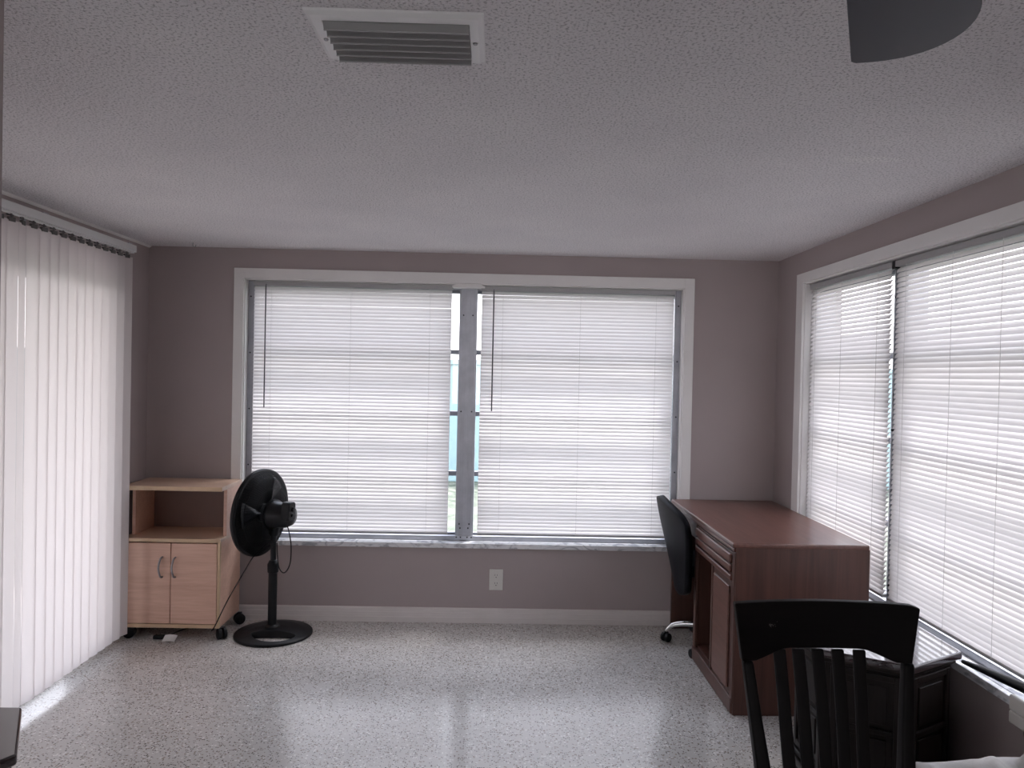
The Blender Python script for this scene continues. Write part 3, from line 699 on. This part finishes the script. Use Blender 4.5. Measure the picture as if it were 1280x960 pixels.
for i in range(6):
    a = Vector((*bp_[i], 0)); c = Vector((*bp_[(i+1) % 6], 0)); m_ = (a+c)/2; n_ = (m_-Vector((HX, HY, 0))).normalized(); u = (c-a).normalized()
    b = MB()
    def slab(w0, w1, z0, z1, d0, d1):
        b.hexa([m_+u*w0+n_*d0+Vector((0, 0, z0)), m_+u*w1+n_*d0+Vector((0, 0, z0)), m_+u*w1+n_*d1+Vector((0, 0, z0)), m_+u*w0+n_*d1+Vector((0, 0, z0))],
               [m_+u*w0+n_*d0+Vector((0, 0, z1)), m_+u*w1+n_*d0+Vector((0, 0, z1)), m_+u*w1+n_*d1+Vector((0, 0, z1)), m_+u*w0+n_*d1+Vector((0, 0, z1))])
    slab(-.110, -.088, .115, .505, 0, .010); slab(.088, .110, .115, .505, 0, .010); slab(-.088, .088, .115, .137, 0, .010); slab(-.088, .088, .483, .505, 0, .010)
    slab(-.088, .088, .300, .318, 0, .010); slab(-.068, .068, .155, .285, 0, .007); slab(-.068, .068, .335, .465, 0, .007)
    b.build('side_panel', M['hexw'], ht, bevel=.003)
h2 = dup(ht); h2.location = (-1.412, 1.802, 0); h2.rotation_euler = (0, 0, PI/6)
h2['label'] = 'dark six-sided end table against the partition wall, only its top corner showing'

# ------------------------------------------------------------------ slat-back chair in front
wc = thing('wooden_chair', 'nearly black wooden chair with slatted back in front of the desk', 'chair', (.84, 1.6, 0))
yb_ = 1.85
n = 24; pr = []
for i in range(n+1):
    u = i/n; x = .601+.464*u; z = .9345+.0025*math.sin(PI*u)
    if u > .94: z -= .006*((u-.94)/.06)**2
    pr.append((x, z))
low = []
for i in range(n+1):
    u = 1-i/n; x = .626+.427*u
    zz = .787 if (u < .09 or u > .91) else .787+.030*min(1, math.sin(PI*(u-.09)/.82)*1.6)
    low.append((x, zz))
poly = pr+low
def bow(x): return .022*(1-((x-.833)/.232)**2)                # crest curved towards the seat
k = len(poly); b = MB()
top_ = pr; bot_ = low[::-1]; vs = []
for (tx, tz), (lx, lz) in zip(top_, bot_):
    vs += [(tx, yb_-.012+bow(tx), tz), (lx, yb_-.008+bow(lx), lz), (lx, yb_+.016+bow(lx), lz), (tx, yb_+.012+bow(tx), tz)]
fs = []
for i in range(n):
    o = i*4
    for j in range(4): fs.append((o+j, o+(j+1) % 4, o+4+(j+1) % 4, o+4+j))
fs += [(0, 1, 2, 3), (n*4+3, n*4+2, n*4+1, n*4)]
b.add(vs, fs)
M['espresso_m'] = wood('espresso_wood_scuffed', (.0030, .0022, .0024), (.0060, .0042, .0042), 'x', .5, sp_=.12, fine=50, along=3, bump=.06, marks=((-.136, .245, .882), .015, (.07, .065, .065)))
b.build('crest_rail', M['espresso_m'], wc, bevel=.004)
def rect_bar(pts, wx, wy):
    b = MB(); vs = []
    for (x, y, z), a, c in zip(pts, wx if isinstance(wx, list) else [wx]*len(pts), wy if isinstance(wy, list) else [wy]*len(pts)):
        vs += [(x-a/2, y-c/2, z), (x+a/2, y-c/2, z), (x+a/2, y+c/2, z), (x-a/2, y+c/2, z)]
    m = len(pts); fs = [(0, 3, 2, 1), (4*m-4, 4*m-3, 4*m-2, 4*m-1)]
    for i in range(m-1):
        for j in range(4): fs.append((4*i+j, 4*i+(j+1) % 4, 4*i+4+(j+1) % 4, 4*i+4+j))
    return b.add(vs, fs)
LP = [(.639, 1.852, .790), (.653, 1.824, .655), (.667, 1.790, .52), (.673, 1.775, .45), (.668, 1.800, .20), (.660, 1.845, .0005)]
RP = [(1.043, 1.852, .790), (1.028, 1.824, .655), (1.013, 1.790, .52), (1.007, 1.775, .45), (1.012, 1.800, .20), (1.020, 1.845, .0005)]
for P_ in (LP, RP): rect_bar(P_, [.026, .030, .036, .038, .036, .028], [.026, .030, .036, .038, .036, .030]).build('back_post', M['espresso'], wc, bevel=.006)
for i in range(5):
    xt = (.726, .775, .8245, .8755, .9295)[i]; xb2 = (.7350, .7795, .8240, .8690, .9130)[i]
    rect_bar([(xt, yb_+.004+bow(xt), .812), ((xt*2+xb2)/3, 1.842, .70), ((xt+2*xb2)/3, 1.814, .58), (xb2, 1.785, .469)], .031, .011).build('back_slat', M['espresso'], wc, bevel=.003)
sx0 = MB().prism([(.650, 1.772), (1.030, 1.772), (1.065, 1.58), (1.070, 1.36), (.610, 1.36), (.615, 1.58)], 'z', .442, .468)
sx0.build('seat', M['espresso_x'], wc, bevel=.008, seg=3)
for x in (.640, 1.040): rect_bar([(x, 1.39, .4415), (x, 1.385, .20), (x, 1.385, .0005)], [.036, .034, .026], [.036, .034, .026]).build('front_leg', M['espresso'], wc, bevel=.005)
b = MB().box(.660, 1.020, 1.380, 1.400, .385, .4415).box(.692, .988, 1.765, 1.785, .385, .4415)
for xa, xb3 in ((.672, .640), (1.008, 1.040)):
    b.hexa([(xa-.011, 1.765, .385), (xa+.011, 1.765, .385), (xb3+.011, 1.40, .385), (xb3-.011, 1.40, .385)], [(xa-.011, 1.765, .4415), (xa+.011, 1.765, .4415), (xb3+.011, 1.40, .4415), (xb3-.011, 1.40, .4415)])
b.build('seat_apron', M['espresso_x'], wc, bevel=.003)
for x in ((.668, .640), (1.012, 1.040)):
    MB().cyl((x[0], 1.80, .17), (x[1], 1.388, .17), .010, n=10).build('stretcher', M['espresso'], wc)

# ------------------------------------------------------------------ bench with blanket at the lower right
bn = thing('bench', 'dark low bench under the white blanket at the right wall', 'bench', (1.40, 1.70, 0))
MB().box(1.16, 1.64, 1.30, 2.06, .10, .430).build('bench_body', M['bench'], bn, bevel=.02, seg=3)
for x in (1.19, 1.61):
    for y in (1.33, 2.03): MB().cyl((x, y, .0005), (x, y, .101), .015, .022, n=12).build('leg', M['espresso'], bn)
def blf(u, v):
    x = 1.165+.465*u; y = 1.32+.72*v
    e = min(u, 1-u, v, 1-v); e = min(1, e/.10)
    z = .433+.030*math.sqrt(max(e, 0))+e*(.034*mnoise.noise((x*11, y*6, 1.3))+.026*mnoise.noise((x*26, y*12, 4.)))+.030*u*v
    dx, dy = (x-1.455), (y-1.985)
    z += e*.045*math.exp(-(dx*dx/.00022+dy*dy/.0006))
    return (x+.012*mnoise.noise((x*8, y*8, 9)), y+.01*mnoise.noise((x*8, y*8, 3)), max(z, .4325))
tag(MB().grid(blf, 90, 110).build('blanket', M['blanket'], smooth=True, solid=.003, origin=(1.4, 1.68, .431)), 'rumpled white blanket heaped on the bench in the lower right corner', 'blanket')

# ------------------------------------------------------------------ small things
oz = thing('wall_outlet', 'white double power outlet on the wall under the back window', 'power outlet', (.0225, YB-.004, .26))
MB().box(-.0185, .0635, YB-.007, YB-.0005, .196, .322).build('cover_plate', M['plate'], oz, bevel=.003)
for z in (.284, .236):
    rc = MB().prism([(.0225+.017*math.cos(a)*1., z+.0175*math.sin(a)) for a in [2*PI*i/20 for i in range(20)]], 'y', YB-.0095, YB-.0072).build('receptacle', M['plate'], oz, bevel=.001)
    MB().box(.0145, .0165, YB-.0100, YB-.0094, z-.001, z+.009).box(.0285, .0305, YB-.0100, YB-.0094, z-.001, z+.009).cyl((.0225, YB-.0100, z-.009), (.0225, YB-.0094, z-.009), .003, n=10).build('slot', M['dark_hole'], rc)
cv = thing('ceiling_vent', 'white metal air vent with grey louvers in the ceiling', 'air vent', (-.218, 1.605, H))
VX0, VX1, VY0, VY1 = -.397, -.040, 1.490, 1.716
ix0, ix1, iy0, iy1 = -.366, -.070, 1.522, 1.698
f = MB()
def ringq(o_, i_, zo, zi):
    (a0, a1, b0, b1), (c0, c1, d0, d1) = o_, i_
    f.add([(a0,b0,zo),(a1,b0,zo),(a1,b1,zo),(a0,b1,zo),(c0,d0,zi),(c1,d0,zi),(c1,d1,zi),(c0,d1,zi)], [(0,1,5,4),(1,2,6,5),(2,3,7,6),(3,0,4,7)])
ringq((VX0, VX1, VY0, VY1), (VX0+.002, VX1-.002, VY0+.002, VY1-.002), H-.0005, H-.005)
ringq((VX0+.002, VX1-.002, VY0+.002, VY1-.002), (VX0+.012, VX1-.012, VY0+.010, VY1-.008), H-.005, H-.011)
ringq((VX0+.012, VX1-.012, VY0+.010, VY1-.008), (ix0, ix1, iy0, iy1), H-.011, H-.011)
ringq((ix0, ix1, iy0, iy1), (ix0, ix1, iy0, iy1), H-.011, H-.0008)
vf_ = f.build('vent_frame', M['vent'], cv)
MB().box(ix0, ix1, iy0, iy1, H-.0022, H-.0008).build('duct_back', M['dark_hole'], cv)
for i in range(6):
    y = iy0+.012+i*(iy1-iy0-.022)/5.0
    b = MB()
    b.hexa([(ix0+.001, y+.0070, H-.0200), (ix1-.001, y+.0070, H-.0200), (ix1-.001, y+.0082, H-.0194), (ix0+.001, y+.0082, H-.0194)],
           [(ix0+.001, y-.0092, H-.0030), (ix1-.001, y-.0092, H-.0030), (ix1-.001, y-.0080, H-.0025), (ix0+.001, y-.0080, H-.0025)])
    b.box(ix0+.001, ix1-.001, y+.0055, y+.0085, H-.0222, H-.0195)
    b.build('louver', M['vent_slat'], cv)
for x in (VX0+.022, VX1-.020):
    MB().cyl((x, 1.607, H-.011), (x, 1.607, H-.0135), .0055, .0045, n=12).build('screw', M['handle'], vf_)
# ceiling fan: one blade tip hangs into the picture
cf = thing('ceiling_fan', 'dark slate ceiling fan, one blade tip showing at the top', 'ceiling fan', (.264, .525, H))
fc = Vector((.264, .525, 1.95)); ax = math.atan2(.51, .86)
MB().lathe([(.065, H-.0005), (.065, H-.02), (.03, H-.05)], (fc.x, fc.y, 0), n=24).build('canopy', M['blade'], cf)
MB().cyl((fc.x, fc.y, 2.02), (fc.x, fc.y, H-.03), .012, n=12).build('downrod', M['blade'], cf)
MB().lathe([(.03, 2.04), (.09, 2.03), (.10, 1.985), (.095, 1.955), (.05, 1.935), (.004, 1.93)], (fc.x, fc.y, 0), n=32).build('motor_housing', M['blade'], cf, smooth=True)
for k in range(4):
    a = math.radians(59)-PI/2*k; du = Vector((math.cos(a), math.sin(a), 0)); dv = Vector((math.sin(a), -math.cos(a), 0))
    L0, L1 = .17, .615
    pl_ = [(L0, -.052), (L1-.004, -.084), (L1+.003, -.078), (L1+.004, -.055)]
    for i in range(1, 13):
        t = i/12*PI/2
        pl_.append((L1+.004-.150*(1-math.cos(t)), -.055+.128*math.sin(t)))
    pl_ += [(L0+.1, .066), (L0, .052)]
    b = MB(); nn = len(pl_)
    vs = [fc+du*p+dv*q+Vector((0, 0, dz-.09*q)) for dz in (-.003, .003) for p, q in pl_]
    b.add(vs, [tuple(range(nn))[::-1], tuple(range(nn, 2*nn))]+[(i, (i+1) % nn, nn+(i+1) % nn, nn+i) for i in range(nn)])
    bo = b.build('blade', M['blade'], cf, bevel=.001)
    ar = MB().hexa([fc+du*.08-dv*.018+Vector((0,0,.004)), fc+du*.24-dv*.03+Vector((0,0,.004)), fc+du*.24+dv*.03+Vector((0,0,.004)), fc+du*.08+dv*.018+Vector((0,0,.004))],
                   [fc+du*.08-dv*.018+Vector((0,0,.010)), fc+du*.24-dv*.03+Vector((0,0,.010)), fc+du*.24+dv*.03+Vector((0,0,.010)), fc+du*.08+dv*.018+Vector((0,0,.010))]).build('blade_iron', M['handle'], bo)
# window crank lying on the right sill, box on the wall below it
b = MB().tube(smooth_pts([(1.662, 2.60, .512), (1.655, 2.50, .527), (1.645, 2.38, .545), (1.640, 2.22, .565)]), [.007+.011*i/18 for i in range(19)], 12)
tag(b.build('crank_handle', M['blackp'], smooth=True, origin=(1.655, 2.4, .51)), 'black tapered crank handle lying on the right window sill', 'handle')
jb = thing('wall_box', 'beige electrical box on the right wall just below the sill', 'electrical box', (1.64, 2.27, .46))
MB().box(1.630, XR-.0005, 2.215, 2.318, .430, .4700).box(1.630, XR-.029, 2.215, 2.318, .4700, .520).build('box_body', M['plate'], jb, bevel=.006, seg=3)
MB().cyl((1.645, 2.215, .49), (1.645, 2.208, .49), .014, n=16).build('dial', M['plate'], jb, bevel=.002)
tag(MB().tube([(-1.745, 4.33, H-.0005), (-1.745, 4.33, H-.018), (-1.738, 4.328, H-.026), (-1.728, 4.328, H-.022), (-1.728, 4.328, H-.014)], .0025, 8).build('ceiling_hook', M['rail'], smooth=True, origin=(-1.745, 4.33, H)), 'small white hook in the ceiling above the storage cart', 'hook')
cu = MB().grid(lambda u, v: (1.515+.10*math.cos(2*PI*u)*math.sin(PI*v)**.6, 1.92+.10*math.sin(2*PI*u)*math.sin(PI*v)**.6, .553-.042*math.cos(PI*v)), 28, 14)
tag(cu.build('cushion', M['cushion'], smooth=True, origin=(1.515, 1.92, .511)), 'charcoal round cushion on the blanket at the right edge', 'cushion')
